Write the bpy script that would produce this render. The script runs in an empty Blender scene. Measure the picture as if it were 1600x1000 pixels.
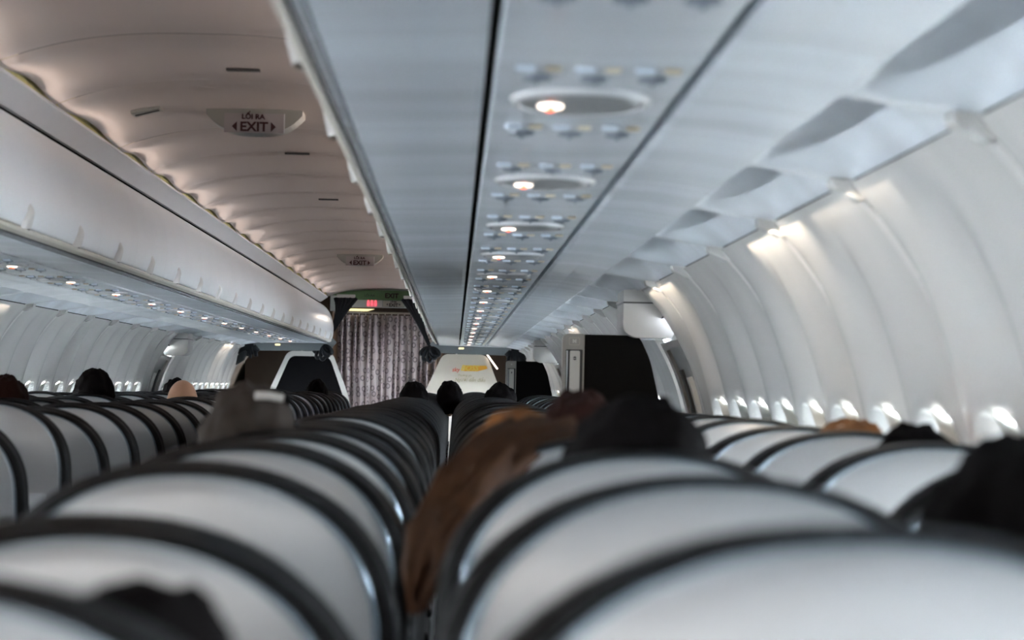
import bpy, bmesh, math, random
from mathutils import Vector, Matrix, noise
random.seed(7)
S = bpy.context.scene
COL = S.collection
PI = math.pi

# ------------------------------------------------------------------ camera
CX, CZ = 0.78, 1.215
F = 3800.0
cam = bpy.data.cameras.new('camera')
camo = bpy.data.objects.new('camera', cam); COL.objects.link(camo)
cam.sensor_width = 36; cam.lens = F / 1600 * 36; cam.clip_start = 0.02; cam.clip_end = 100
r = math.radians(1.2)
yw = Vector(((711 - 800) / F, -(602 - 500) / F, -1)).normalized()
up = Vector((math.sin(r), math.cos(r), 0))
zw = (up - up.dot(yw) * yw).normalized()
xw = yw.cross(zw)
R = Matrix((xw, yw, zw))
camo.matrix_world = Matrix.Translation((CX, 0, CZ)) @ R.to_4x4()
cam.dof.use_dof = True; cam.dof.focus_distance = 15.0; cam.dof.aperture_fstop = 6.0
S.camera = camo

# ------------------------------------------------------------------ light
S.view_settings.view_transform = 'Standard'; S.view_settings.look = 'None'
S.view_settings.gamma = 1; S.view_settings.use_curve_mapping = False
S.view_settings.exposure = 1.95
W = bpy.data.worlds.new('sky'); S.world = W; W.use_nodes = True
W.node_tree.nodes['Background'].inputs[0].default_value = (0.72, 0.86, 1.0, 1)
W.node_tree.nodes['Background'].inputs[1].default_value = 4.0

def area(name, loc, rot, sx, sy, power, color):
    l = bpy.data.lights.new(name, 'AREA'); l.shape = 'RECTANGLE'; l.size = sx; l.size_y = sy
    l.energy = power; l.color = color
    o = bpy.data.objects.new(name, l); o.location = loc; o.rotation_euler = rot
    COL.objects.link(o); return o

Y0, Y1 = -4.0, 26.1
DAY_R, DAY_L, COVE = 3600, 2900, 12
# daylight outside the two rows of windows
area('daylight', (2.25, 11.5, 1.25), (0, math.radians(98), 0), 0.9, 31, DAY_R, (0.86, 0.93, 1.0))
area('daylight', (-2.25, 11.5, 1.25), (0, math.radians(-98), 0), 0.9, 31, DAY_L, (0.94, 0.97, 1.0))
# cabin cove lights on top of the bins
for s in (-1, 1):
    cv = area('cove_light', (s * 0.598, 11.0, 2.156), (0, math.radians(180 - s * 68), 0), 0.02, 30, COVE * (1.0 if s > 0 else 0.30), (1.0, 0.84, 0.74))
    cv.data.spread = math.radians(62)
# short warm lights added at the wall head to brighten single bays
for s, ya, p in ((1, 5.55, 5), (1, 8.6, 5), (1, 4.5, 1.5), (-1, 12.0, 3), (-1, 24.5, 6), (1, 15.0, 4), (1, 21.5, 5), (-1, 9.0, 3)):
    area('wall_lamp', (s * 1.472, ya, 1.572), (0, math.radians(-s * 15), 0), 0.02, 0.9, p * 0.10, (1.0, 0.84, 0.66))
# galley ceiling lamp, and an added unseen rear light that brightens the seat backs
area('galley_light', (0.1, 27.6, 2.1), (0, 0, 0), 0.5, 0.3, 10, (1.0, 0.86, 0.7))
area('rear_fill_light', (0, -3.0, 2.2), (0, 0, 0), 2.0, 1.6, 45, (1.0, 0.93, 0.85))

# ------------------------------------------------------------------ materials
def mat(name, col, rough=0.5, metal=0.0, var=0.04, scale=6.0, coat=0.0, bump=0.0, bscale=60.0, emit=None, estr=0.0, spec=0.5):
    m = bpy.data.materials.new(name); m.use_nodes = True
    nt = m.node_tree; b = nt.nodes['Principled BSDF']
    tc = nt.nodes.new('ShaderNodeTexCoord')
    n = nt.nodes.new('ShaderNodeTexNoise'); n.inputs['Scale'].default_value = scale; n.inputs['Detail'].default_value = 3
    nt.links.new(tc.outputs['Object'], n.inputs['Vector'])
    mx = nt.nodes.new('ShaderNodeMix'); mx.data_type = 'RGBA'
    mx.inputs[6].default_value = (*[c * (1 - var) for c in col], 1)
    mx.inputs[7].default_value = (*[min(1, c * (1 + var)) for c in col], 1)
    nt.links.new(n.outputs[0], mx.inputs[0]); nt.links.new(mx.outputs[2], b.inputs['Base Color'])
    b.inputs['Roughness'].default_value = rough; b.inputs['Metallic'].default_value = metal
    b.inputs['Coat Weight'].default_value = coat; b.inputs['Coat Roughness'].default_value = 0.12
    b.inputs['Specular IOR Level'].default_value = spec
    if bump:
        n2 = nt.nodes.new('ShaderNodeTexNoise'); n2.inputs['Scale'].default_value = bscale
        nt.links.new(tc.outputs['Object'], n2.inputs['Vector'])
        bp = nt.nodes.new('ShaderNodeBump'); bp.inputs['Strength'].default_value = bump; bp.inputs['Distance'].default_value = 0.004
        nt.links.new(n2.outputs[0], bp.inputs['Height']); nt.links.new(bp.outputs[0], b.inputs['Normal'])
    if emit:
        b.inputs['Emission Color'].default_value = (*emit, 1); b.inputs['Emission Strength'].default_value = estr
    return m

M = dict(
    wall=mat('wall_plastic', (0.64, 0.63, 0.605), 0.24),
    binp=mat('bin_plastic', (0.76, 0.77, 0.78), 0.30, scale=2),
    under=mat('bin_underside', (0.76, 0.81, 0.86), 0.26, scale=1.5),
    ceil=mat('ceiling_panel', (0.52, 0.455, 0.42), 0.45, scale=1.2),
    fascia=mat('fascia', (0.60, 0.58, 0.58), 0.4),
    cream=mat('cream_trim', (0.62, 0.58, 0.50), 0.4),
    lens=mat('rail_lens', (0.42, 0.43, 0.45), 0.2, coat=0.3),
    latch=mat('latch_plastic', (0.58, 0.55, 0.52), 0.35),
    black=mat('black_gap', (0.008, 0.008, 0.009), 0.8, spec=0.05),
    yellow=mat('insulation', (0.58, 0.50, 0.20), 0.8, var=0.3, scale=14),
    psu=mat('service_panel', (0.72, 0.76, 0.80), 0.26),
    greyp=mat('grey_plate', (0.25, 0.26, 0.26), 0.3),
    ring=mat('white_ring', (0.82, 0.83, 0.84), 0.25, coat=0.4),
    lamp=mat('reading_lens', (0.70, 0.78, 0.86), 0.2, emit=(0.75, 0.88, 1), estr=0.02),
    call=mat('call_button', (0.72, 0.64, 0.48), 0.35),
    vent=mat('air_vent', (0.20, 0.23, 0.27), 0.4),
    lit=mat('lit_sign', (1, 0.9, 0.8), 0.5, emit=(1.0, 0.86, 0.72), estr=1.1),
    red=mat('lit_red', (1, 0.2, 0.1), 0.5, emit=(1.0, 0.12, 0.05), estr=1.0),
    pink=mat('lit_pink', (1, 0.2, 0.25), 0.5, emit=(1.0, 0.10, 0.15), estr=0.30),
    shell=mat('seat_shell', (0.45, 0.445, 0.44), 0.42, metal=0.55, scale=3),
    edge=mat('seat_edge', (0.006, 0.0055, 0.0055), 0.5, spec=0.12),
    bead=mat('seat_bead', (0.42, 0.50, 0.56), 0.25, metal=0.7),
    leather=mat('black_leather', (0.005, 0.0048, 0.0048), 0.55, spec=0.10, bump=0.3, bscale=180),
    tray=mat('tray_plastic', (0.52, 0.53, 0.54), 0.4),
    metal=mat('brushed_metal', (0.55, 0.56, 0.57), 0.3, metal=0.9),
    carpet=mat('carpet', (0.035, 0.04, 0.06), 0.95, var=0.3, scale=60, bump=0.6, bscale=300),
    dark=mat('galley_dark', (0.035, 0.022, 0.014), 0.5, var=0.3),
    head=mat('header_grey', (0.22, 0.24, 0.25), 0.4),
    green=mat('header_green', (0.20, 0.34, 0.15), 0.5, var=0.12, scale=9),
    yell=mat('yellow_lamp', (1, 0.9, 0.5), 0.4, emit=(1, 0.85, 0.42), estr=0.35),
    strap=mat('black_ribbon', (0.008, 0.010, 0.013), 0.5, spec=0.25),
    white=mat('white_frame', (0.80, 0.79, 0.75), 0.35),
    poster=mat('cream_poster', (0.72, 0.66, 0.56), 0.5),
    orange=mat('orange_print', (0.85, 0.42, 0.04), 0.5), redp=mat('red_print', (0.70, 0.10, 0.04), 0.5),
    gold=mat('gold_print', (0.85, 0.62, 0.10), 0.5), olive=mat('olive_print', (0.42, 0.36, 0.18), 0.5),
    maroon=mat('exit_print', (0.045, 0.008, 0.010), 0.5),
    signf=mat('sign_face', (0.40, 0.36, 0.36), 0.35), signh=mat('sign_housing', (0.34, 0.34, 0.31), 0.4),
    post=mat('post_plastic', (0.45, 0.42, 0.38), 0.35), handset=mat('handset', (0.74, 0.72, 0.68), 0.3, coat=0.3),
    door=mat('door_lining', (0.50, 0.49, 0.48), 0.4), slot=mat('dark_slot', (0.06, 0.06, 0.06), 0.5),
    skin=mat('skin', (0.52, 0.30, 0.20), 0.5), skin2=mat('skin_tan', (0.46, 0.25, 0.15), 0.45),
    hblack=mat('hair_black', (0.005, 0.004, 0.004), 0.8, spec=0.04, bump=0.5, bscale=120),
    hbrown=mat('hair_ginger', (0.17, 0.065, 0.016), 0.6, spec=0.15, var=0.75, scale=26, bump=0.5, bscale=120),  # ginger hair on the head, highlight painted in as a brighter colour
    hred=mat('hair_auburn', (0.022, 0.008, 0.006), 0.7, spec=0.08, bump=0.5, bscale=120),
    hgrey=mat('hair_greybrown', (0.035, 0.027, 0.022), 0.8, spec=0.08, var=0.4, scale=40, bump=0.5, bscale=120),
    shirt=mat('dark_shirt', (0.03, 0.035, 0.05), 0.85, bump=0.3), shirt2=mat('maroon_shirt', (0.10, 0.03, 0.03), 0.85, bump=0.3),
    hginger_shade=mat('hair_ginger_shaded', (0.045, 0.018, 0.007), 0.6, spec=0.15, var=0.7, scale=30),  # same ginger hair for the falling lock, shade painted in as a darker colour
    jeans=mat('dark_trousers', (0.02, 0.025, 0.04), 0.9, bump=0.3),
)
for k_ in ('under', 'psu', 'wall', 'binp'):
    nt_ = M[k_].node_tree; b_ = nt_.nodes['Principled BSDF']
    ge = nt_.nodes.new('ShaderNodeNewGeometry'); mp = nt_.nodes.new('ShaderNodeMapping'); mp.inputs['Scale'].default_value = (0.35, 1.5, 0.35)
    nz = nt_.nodes.new('ShaderNodeTexNoise'); nz.inputs['Scale'].default_value = 1.3; nz.inputs['Detail'].default_value = 1.5
    bp_ = nt_.nodes.new('ShaderNodeBump'); bp_.inputs['Strength'].default_value = 1.0; bp_.inputs['Distance'].default_value = 0.05 if k_ in ('under', 'psu') else 0.02
    nt_.links.new(ge.outputs['Position'], mp.inputs[0]); nt_.links.new(mp.outputs[0], nz.inputs['Vector']); nt_.links.new(nz.outputs[0], bp_.inputs['Height']); nt_.links.new(bp_.outputs[0], b_.inputs['Normal'])
def glass_mat():
    m = bpy.data.materials.new('window_glass'); m.use_nodes = True; nt = m.node_tree; nt.nodes.clear()
    o = nt.nodes.new('ShaderNodeOutputMaterial'); mx = nt.nodes.new('ShaderNodeMixShader'); mx.inputs[0].default_value = 0.08
    t = nt.nodes.new('ShaderNodeBsdfTransparent'); t.inputs[0].default_value = (0.93, 0.97, 1, 1)
    g = nt.nodes.new('ShaderNodeBsdfGlossy'); g.inputs['Roughness'].default_value = 0.05
    nt.links.new(t.outputs[0], mx.inputs[1]); nt.links.new(g.outputs[0], mx.inputs[2]); nt.links.new(mx.outputs[0], o.inputs[0])
    return m
M['glass'] = glass_mat()
def curtain_mat():
    m = mat('curtain_cloth', (0.40, 0.33, 0.33), 0.8, bump=0.2)
    nt = m.node_tree; b = nt.nodes['Principled BSDF']
    uv = nt.nodes.new('ShaderNodeUVMap'); uv.uv_map = 'UVMap'
    v = nt.nodes.new('ShaderNodeTexVoronoi'); v.voronoi_dimensions = '2D'; v.inputs['Scale'].default_value = 10.5; v.inputs['Randomness'].default_value = 0.55
    nt.links.new(uv.outputs[0], v.inputs['Vector'])
    cr = nt.nodes.new('ShaderNodeValToRGB'); e = cr.color_ramp.elements
    e[0].position = 0.0; e[0].color = (0, 0, 0, 1); e[1].position = 1; e[1].color = (0, 0, 0, 1)
    for p, c in ((0.16, 0), (0.21, 1), (0.30, 1), (0.36, 0)):
        k = e.new(p); k.color = (c, c, c, 1)
    nt.links.new(v.outputs['Distance'], cr.inputs[0])
    mx = nt.nodes.new('ShaderNodeMix'); mx.data_type = 'RGBA'
    mx.inputs[6].default_value = (0.60, 0.52, 0.51, 1); mx.inputs[7].default_value = (0.24, 0.195, 0.20, 1)
    nt.links.new(cr.outputs[0], mx.inputs[0]); nt.links.new(mx.outputs[2], b.inputs['Base Color'])
    return m
M['curtain'] = curtain_mat()

# ------------------------------------------------------------------ helpers
def tag(o, label=None, cat=None, group=None, kind=None):
    if label: o['label'] = label
    if cat: o['category'] = cat
    if group: o['group'] = group
    if kind: o['kind'] = kind
    return o
def data(name, vs, fs, m, smooth=True):
    me = bpy.data.meshes.new(name); me.from_pydata([tuple(v) for v in vs], [], fs); me.validate()
    for p in me.polygons: p.use_smooth = smooth
    if m is not None: me.materials.append(M[m] if isinstance(m, str) else m)
    return me
def put(name, me, parent=None, loc=(0, 0, 0), rot=(0, 0, 0)):
    o = bpy.data.objects.new(name, me); COL.objects.link(o)
    o.location = loc; o.rotation_euler = rot
    if parent: o.parent = parent
    return o
def empty(name, loc=(0, 0, 0)):
    o = bpy.data.objects.new(name, None); COL.objects.link(o); o.location = loc; o.empty_display_size = 0.1; return o
def copy_tree(o, parent=None):
    c = o.copy(); COL.objects.link(c); c.parent = parent
    for ch in list(o.children): copy_tree(ch, c)
    return c
class G:
    """collects geometry for one mesh"""
    def __init__(s): s.v = []; s.f = []
    def add(s, vs, fs):
        n = len(s.v); s.v += [Vector(v) for v in vs]; s.f += [tuple(i + n for i in f) for f in fs]; return s
    def box(s, x0, x1, y0, y1, z0, z1, b=0.0):
        bm = bmesh.new(); bmesh.ops.create_cube(bm, size=1)
        for v in bm.verts: v.co = Vector(((x0 + x1) / 2 + v.co.x * (x1 - x0), (y0 + y1) / 2 + v.co.y * (y1 - y0), (z0 + z1) / 2 + v.co.z * (z1 - z0)))
        if b: bmesh.ops.bevel(bm, geom=bm.edges[:], offset=b, segments=2, profile=0.5, affect='EDGES')
        bm.verts.index_update()
        s.add([v.co.copy() for v in bm.verts], [[v.index for v in f.verts] for f in bm.faces]); bm.free(); return s
    def sweep(s, prof, y0, y1, n=1, closed=False, caps=False):
        k = len(prof); vs = []; fs = []
        for j in range(n + 1):
            y = y0 + (y1 - y0) * j / n; vs += [(p[0], y, p[1]) for p in prof]
        for j in range(n):
            for i in range(k if closed else k - 1):
                a = j * k + i; b = j * k + (i + 1) % k; fs.append((a, b, b + k, a + k))
        if caps:
            q = len(vs); vs += vs[:k] + vs[n * k:n * k + k]
            fs += [tuple(range(q, q + k))[::-1], tuple(range(q + k, q + 2 * k))]
        return s.add(vs, fs)
    def tube(s, pts, rad, n=8, flat=1.0, caps=True):
        pts = [Vector(p) for p in pts]; vs = []; fs = []
        rads = rad if isinstance(rad, (list, tuple)) else [rad] * len(pts)
        for i, p in enumerate(pts):
            d = (pts[min(i + 1, len(pts) - 1)] - pts[max(i - 1, 0)]).normalized()
            a = d.cross(Vector((0, 1, 0)))
            if a.length < 0.1: a = d.cross(Vector((1, 0, 0)))
            a.normalize(); b = d.cross(a)
            for k in range(n):
                t = 2 * PI * k / n; vs.append(p + rads[i] * (a * math.cos(t) + b * math.sin(t) * flat))
        for i in range(len(pts) - 1):
            for k in range(n): fs.append((i * n + k, i * n + (k + 1) % n, (i + 1) * n + (k + 1) % n, (i + 1) * n + k))
        if caps: fs += [tuple(range(n))[::-1], tuple(range((len(pts) - 1) * n, len(pts) * n))]
        return s.add(vs, fs)
    def disc(s, cx, cy, cz, rx, ry, h, n=24, dome=0.0):
        """an upright-down lens: elliptical plate of thickness h hanging below cz"""
        vs = []; fs = []
        for z, q in ((cz, 1.0), (cz - h * 0.7, 1.0), (cz - h, 0.93)):
            vs += [(cx + rx * q * math.cos(2 * PI * k / n), cy + ry * q * math.sin(2 * PI * k / n), z) for k in range(n)]
        vs.append((cx, cy, cz - h - dome))
        for j in range(2):
            for k in range(n): fs.append((j * n + k, j * n + (k + 1) % n, (j + 1) * n + (k + 1) % n, (j + 1) * n + k))
        for k in range(n): fs.append((2 * n + k, 2 * n + (k + 1) % n, 3 * n))
        return s.add(vs, fs)
    def plate(s, poly, y0, y1):
        """polygon in x,z extruded from y0 to y1"""
        return s.sweep(poly, y0, y1, 1, True, True)
    def mirror(s):
        for v in s.v: v.x = -v.x
        s.f = [tuple(reversed(f)) for f in s.f]; return s
    def data(s, name, m, smooth=True): return data(name, s.v, s.f, m, smooth)
    def put(s, name, m, parent=None, loc=(0, 0, 0), smooth=False, rot=(0, 0, 0)): return put(name, s.data(name, m, smooth), parent, loc, rot)
def rounded(x0, x1, z0, z1, rr, n=5):
    out = []
    for cx, cz, a0 in ((x1 - rr, z1 - rr, 0), (x0 + rr, z1 - rr, 90), (x0 + rr, z0 + rr, 180), (x1 - rr, z0 + rr, 270)):
        for k in range(n + 1):
            a = math.radians(a0 + 90 * k / n); out.append((cx + rr * math.cos(a), cz + rr * math.sin(a)))
    return out
def round_poly(pts, rr, n=5):
    out = []; k = len(pts)
    for i in range(k):
        p = Vector(pts[i]); a = Vector(pts[i - 1]) - p; b = Vector(pts[(i + 1) % k]) - p
        q = rr[i] if isinstance(rr, (list, tuple)) else rr
        p0 = p + a.normalized() * q; p1 = p + b.normalized() * q
        if q <= 0: out.append(tuple(p)); continue
        for j in range(n + 1):
            t = j / n; v = p0 * (1 - t) ** 2 + p * 2 * t * (1 - t) + p1 * t * t; out.append(tuple(v))
    return out
def text(body, size, m, parent, loc, rot=(PI / 2, 0, 0), shear=0.0, extrude=0.001, bold=0.0, sx=1.0, name='lettering'):
    c = bpy.data.curves.new('t', 'FONT'); c.body = body; c.size = size; c.align_x = 'CENTER'; c.align_y = 'CENTER'
    c.extrude = extrude; c.shear = shear; c.offset = bold; c.resolution_u = 2
    o = bpy.data.objects.new('t', c); COL.objects.link(o)
    dg = bpy.context.evaluated_depsgraph_get(); me = bpy.data.meshes.new_from_object(o.evaluated_get(dg))
    bpy.data.objects.remove(o); me.materials.clear(); me.materials.append(M[m])
    for v in me.vertices: v.co.x *= sx
    return put(name, me, parent, loc, rot)
ONES = 'first second third fourth fifth sixth seventh eighth ninth tenth eleventh twelfth thirteenth fourteenth fifteenth sixteenth seventeenth eighteenth nineteenth'.split()
def nth(i):
    i += 1
    if i < 20: return ONES[i - 1]
    t, u = divmod(i, 10); base = {2: 'twent', 3: 'thirt', 4: 'fort'}[t]
    return base + 'ieth' if u == 0 else base + 'y-' + ONES[u - 1]

# ------------------------------------------------------------------ setting: floor, shell
g = G().box(-1.66, 1.66, -4.2, 29.2, -0.06, 0.0); tag(g.put('floor', 'carpet'), kind='structure')
arc = [(2.02 * math.cos(math.radians(a)), 0.9 + 1.75 * math.sin(math.radians(a))) for a in range(40, 141, 5)]
arc = [(1.576, 1.49), (1.64, 1.60), (2.0, 1.75)] + arc[1:-1] + [(-2.0, 1.75), (-1.64, 1.60), (-1.576, 1.49)]
arc2 = [(x * 1.02, z + 0.03) for x, z in reversed(arc)]
g = G().sweep(arc + arc2, -4.3, 29.3, 1, True, True); tag(g.put('ceiling', 'black'), 'unseen dark shell blocking light leaks above the cabin lining', kind='structure')  # outer shell added to stop light leaking in over the lining
tag(G().box(-2.0, 2.0, -4.3, -4.15, 0, 2.6).put('wall_rear', 'binp'), kind='structure')
tag(G().box(-2.0, 2.0, 29.0, 29.15, 0, 2.6).put('wall_front', 'dark'), kind='structure')

WP = [(1.48, 1.592), (1.505, 1.565), (1.56, 1.50), (1.635, 1.38), (1.695, 1.25), (1.737, 1.10), (1.762, 0.93), (1.77, 0.76), (1.765, 0.58), (1.745, 0.38), (1.70, 0.18), (1.64, 0.0)]
def wp_at(s):
    """point and inward normal at arclength fraction s on the wall profile"""
    L = [0]
    for a, b in zip(WP, WP[1:]): L.append(L[-1] + math.dist(a, b))
    t = s * L[-1]
    for i in range(len(WP) - 1):
        if t <= L[i + 1] + 1e-9: break
    u = (t - L[i]) / (L[i + 1] - L[i])
    def cr(k):
        p = [WP[max(0, min(len(WP) - 1, i + j))][k] for j in (-1, 0, 1, 2)]
        return 0.5 * (2 * p[1] + (p[2] - p[0]) * u + (2 * p[0] - 5 * p[1] + 4 * p[2] - p[3]) * u * u + (3 * p[1] - p[0] - 3 * p[2] + p[3]) * u ** 3)
    return cr(0), cr(1)
NS = 56
WPTS = [wp_at(j / NS) for j in range(NS + 1)]
WNOR = []
for j in range(NS + 1):
    a = WPTS[max(0, j - 1)]; b = WPTS[min(NS, j + 1)]; d = Vector((b[0] - a[0], b[1] - a[1])).normalized(); WNOR.append((d.y, -d.x) if d.y < 0 else (-abs(d.y), d.x))
WL = 1.066
ZW, WHW, WHH = 1.020, 0.130, 0.185      # window recess centre height, half width, half height
def flute(ph):
    a = ph / 0.74 if ph < 0.74 else (1 - ph) / 0.26
    return 0.056 * (a * a * (3 - 2 * a)) - 0.010
def wall_x(z):
    for a, b in zip(WPTS, WPTS[1:]):
        if b[1] <= z <= a[1]: return a[0] + (b[0] - a[0]) * (a[1] - z) / (a[1] - b[1])
    return 1.76
def panel_geo(windows=True):
    NY = 52; g = G(); vs = []; keep = {}
    for i in range(NY + 1):
        y = WL * i / NY
        ph = (y / (WL / 2)) % 1.0
        dy = (ph - 0.5) * WL / 2
        for j, (x, z) in enumerate(WPTS):
            t = j / NS
            fade = min(1, t / 0.30); fade = fade * fade * (3 - 2 * fade)
            # each bay is dished: it swells in slowly and falls back fast at its far edge
            off = flute(ph) * fade
            edge = min(y, WL - y)
            if edge < 0.006: off -= 0.012
            q = None
            if windows:
                e = ((abs(dy) / WHW) ** 2.6 + (abs(z - ZW) / WHH) ** 2.6) ** (1 / 2.6)
                if e < 1.0: 
                    k = min(1, (1 - e) / 0.28); k = k * k * (3 - 2 * k); off = off * (1 - k) + k * (flute(0.5) * fade - 0.055)
                q = ((abs(dy) / 0.098) ** 3 + (abs(z - ZW + 0.01) / 0.150) ** 3) ** (1 / 3)
            keep[(i, j)] = (q is None or q > 1.0)
            nx, nz = WNOR[j]
            vs.append((x + nx * off, y, z + nz * off))
    fs = []
    for i in range(NY):
        for j in range(NS):
            if all(keep[c] for c in ((i, j), (i + 1, j), (i, j + 1), (i + 1, j + 1))) or (keep[(i, j)] and keep[(i + 1, j + 1)]) or (keep[(i + 1, j)] and keep[(i, j + 1)]):
                a = i * (NS + 1) + j; fs.append((a, a + 1, a + NS + 2, a + NS + 1))
    return g.add(vs, fs)
def mir(g, s):
    return g if s > 0 else g.mirror()
# cove panel between bin underside and wall (scalloped)
KX, KZ = 1.303, 1.625
def cove_geo():
    g = G(); vs = []; fs = []; NY, NC = 32, 12
    for i in range(NY + 1):
        t = i / NY; y = WL * t
        for j in range(NC + 1):
            s = j / NC
            x = KX + (1.483 - KX) * s; z = KZ + (1.597 - KZ) * s
            u = max(0.0, min(1.0, (t - 0.04) / 0.92))
            b = (4 * u * (1 - u)) ** 0.7
            z += 0.075 * b * math.sin(PI * s ** 0.55) ** 0.9 if s not in (0, 1) else 0
            vs.append((x, y, z))
    for i in range(NY):
        for j in range(NC):
            a = i * (NC + 1) + j; fs.append((a, a + 1, a + NC + 2, a + NC + 1))
    return g.add(vs, fs)
def clip_geo():
    g = G()
    g.sweep([(1.445, 1.600), (1.45, 1.583), (1.475, 1.572), (1.50, 1.560), (1.512, 1.566), (1.49, 1.597)], -0.035, 0.03, 2, True, True)
    return g
DOORS_R = [(9.05, 10.05), (19.6, 20.6)]
DOORS_L = [(9.05, 10.05), (19.9, 20.9)]
walls = {}
for s, side, doors in ((1, 'right', DOORS_R), (-1, 'left', DOORS_L)):
    wall = tag(empty('wall_' + side, (0, 0, 0)), kind='structure'); walls[s] = wall
    pd = mir(panel_geo(), s).data('sidewall_panel', 'wall'); pn = mir(panel_geo(False), s).data('sidewall_panel', 'wall')
    cd = mir(cove_geo(), s).data('cove_panel', 'under'); kd = mir(clip_geo(), s).data('clip', 'wall')
    fr = G(); n = 28
    prof = [(1.19, -0.058), (1.08, -0.020), (0.96, -0.004), (0.95, 0.02)]   # ring round the pane
    rings = []
    for q, d in prof:
        ring = []
        for k in range(n):
            a = 2 * PI * k / n; c, sn = math.cos(a), math.sin(a)
            e = (abs(c) ** 3 + abs(sn) ** 3) ** (-1 / 3)
            dy = 0.098 * q * e * c; z = ZW - 0.01 + 0.150 * q * e * sn
            xw_ = wall_x(z) - flute(0.5)
            ring.append((xw_ + 0.053 + d, dy, z))
        rings.append(ring)
    vs = [p for rg in rings for p in rg]; fs = []
    for j in range(3):
        for k in range(n): fs.append((j * n + k, j * n + (k + 1) % n, (j + 1) * n + (k + 1) % n, (j + 1) * n + k))
    fr.add(vs, fs); fd = mir(fr, s).data('window_frame', 'white')
    pg = G().add(rings[2] + [], [tuple(range(n))]); pgd = mir(pg, s).data('pane', 'glass', False)
    bl = G().add([(p[0] - 0.004, p[1], p[2]) for p in rings[2] if p[2] > ZW + 0.01], [tuple(range(sum(1 for p in rings[2] if p[2] > ZW + 0.01)))]); bld = mir(bl, s).data('blind', 'white', False)
    k = 0; y = -3.75 + 0.0
    ph0 = (3.30 - math.floor((3.30 + 3.75) / WL) * WL)
    y = ph0 - 0.0; gaps = []
    while y < 26.0:
        c = y + WL / 2
        hit = [d for d in doors if d[0] - 0.45 < c < d[1] + 0.45]
        put('cove_panel', cd, wall, (0, y, 0)); put('clip', kd, wall, (0, y, 0))
        if not hit:
            put('sidewall_panel', pd, wall, (0, y, 0))
            for q in (0.25, 0.75):
                k += 1
                w = tag(put('window_%d' % (k if s > 0 else k + 100), fd, None, (0, y + WL * q, 0)), kind='structure')
                put('pane', pgd, w); put('blind', bld, w)
        else:
            gaps.append(y)
        y += WL
    yend = y
    # door zones
    dn = 0
    i = 0
    while i < len(gaps):
        j = i
        while j + 1 < len(gaps) and abs(gaps[j + 1] - gaps[j] - WL) < 1e-3: j += 1
        a, b = gaps[i], gaps[j] + WL; i = j + 1; dn += 1
        cyd = (a + b) / 2; dw = 0.46
        dr = tag(empty('door_%d' % (dn if s > 0 else dn + 2), (0, cyd, 0)), kind='structure')
        prof = WPTS
        def strip(y0, y1, off, s0=0.0, s1=1.0, th=0.0):
            pp = []
            for jj in range(NS + 1):
                if s0 <= jj / NS <= s1: pp.append((WPTS[jj][0] + WNOR[jj][0] * off, WPTS[jj][1] + WNOR[jj][1] * off))
            bk = [(p[0] + 0.03, p[1] + 0.01) for p in reversed(pp)]
            return G().sweep(pp + bk, y0, y1, 1, True, True)
        mir(strip(a - cyd, -dw - 0.01, 0.0), s).put('door_surround', 'wall', dr, smooth=True)
        mir(strip(dw + 0.01, b - cyd, 0.0), s).put('door_surround', 'wall', dr, smooth=True)
        mir(strip(-dw - 0.03, dw + 0.03, -0.045), s).put('door_lining', 'door', dr, smooth=True)
        mir(strip(-dw + 0.02, dw - 0.05, -0.008, 0.14, 0.98), s).put('door_panel', 'door', dr, smooth=True)
        mir(strip(-0.06, 0.02, 0.004, 0.20, 0.36), s).put('door_slot', 'slot', dr, smooth=True)
        mir(strip(0.13, 0.19, 0.006, 0.16, 0.44), s).put('handle_cover', 'post', dr, smooth=True)
        mir(strip(-0.30, -0.24, 0.010, 0.22, 0.42), s).put('assist_handle', 'white', dr, smooth=True)
        # housing above the door
        hb = G().sweep(round_poly([(1.43, 1.60), (1.43, 1.44), (1.47, 1.415), (1.62, 1.415), (1.66, 1.50), (1.56, 1.61)], [0, 0.02, 0.02, 0.01, 0.01, 0]), -0.24, 0.13, 1, True, True)
        mir(hb, s).put('light_housing', 'wall', dr, smooth=False)
        mir(G().box(1.428, 1.60, -0.242, 0.132, 1.548, 1.554), s).put('housing_joint', 'slot', dr)
    # end wall piece near bulkhead
    pp = WPTS; bk = [(p[0] + 0.03, p[1] + 0.01) for p in reversed(pp)]
    mir(G().sweep(pp + bk, yend, 29.0, 1, True, True), s).put('end_lining', 'wall', wall, smooth=True)
    mir(G().sweep(pp + bk, -4.3, ph0, 1, True, True), s).put('end_lining', 'wall', wall, smooth=True)

# ceiling panels down the aisle
ceil = tag(empty('ceiling_lining', (0, 0, 0)), kind='structure')
def ceil_geo(L, dark=False):
    g = G(); vs = []; fs = []; NX, NY = 44, 20
    for i in range(NY + 1):
        t = i / NY; y = 0.004 + (L - 0.008) * t
        for j in range(NX + 1):
            x = -0.612 + 1.224 * j / NX; q = abs(x) / 0.612
            z = 2.245 - 0.098 * q ** 2.6
            e = max(0, (q - 0.55) / 0.45)
            z += 0.026 * e ** 1.6 * max(0.0, math.sin(PI * t)) ** 1.6
            z += 0.010 if t in (0.0, 1.0) else 0
            vs.append((x, y, z))
    for i in range(NY):
        for j in range(NX):
            a = i * (NX + 1) + j; fs.append((a, a + 1, a + NX + 2, a + NX + 1))
    return g.add(vs, fs)
cuts = [-4.2, -2.5, -0.8, 0.9, 2.6, 4.3, 5.8, 7.3, 8.4, 9.95, 11.0, 12.1, 13.2, 14.3, 15.4, 16.5, 17.6, 18.7, 19.8, 20.9, 22.0, 23.1, 24.2, 25.3, 26.4]
cache = {}
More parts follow.
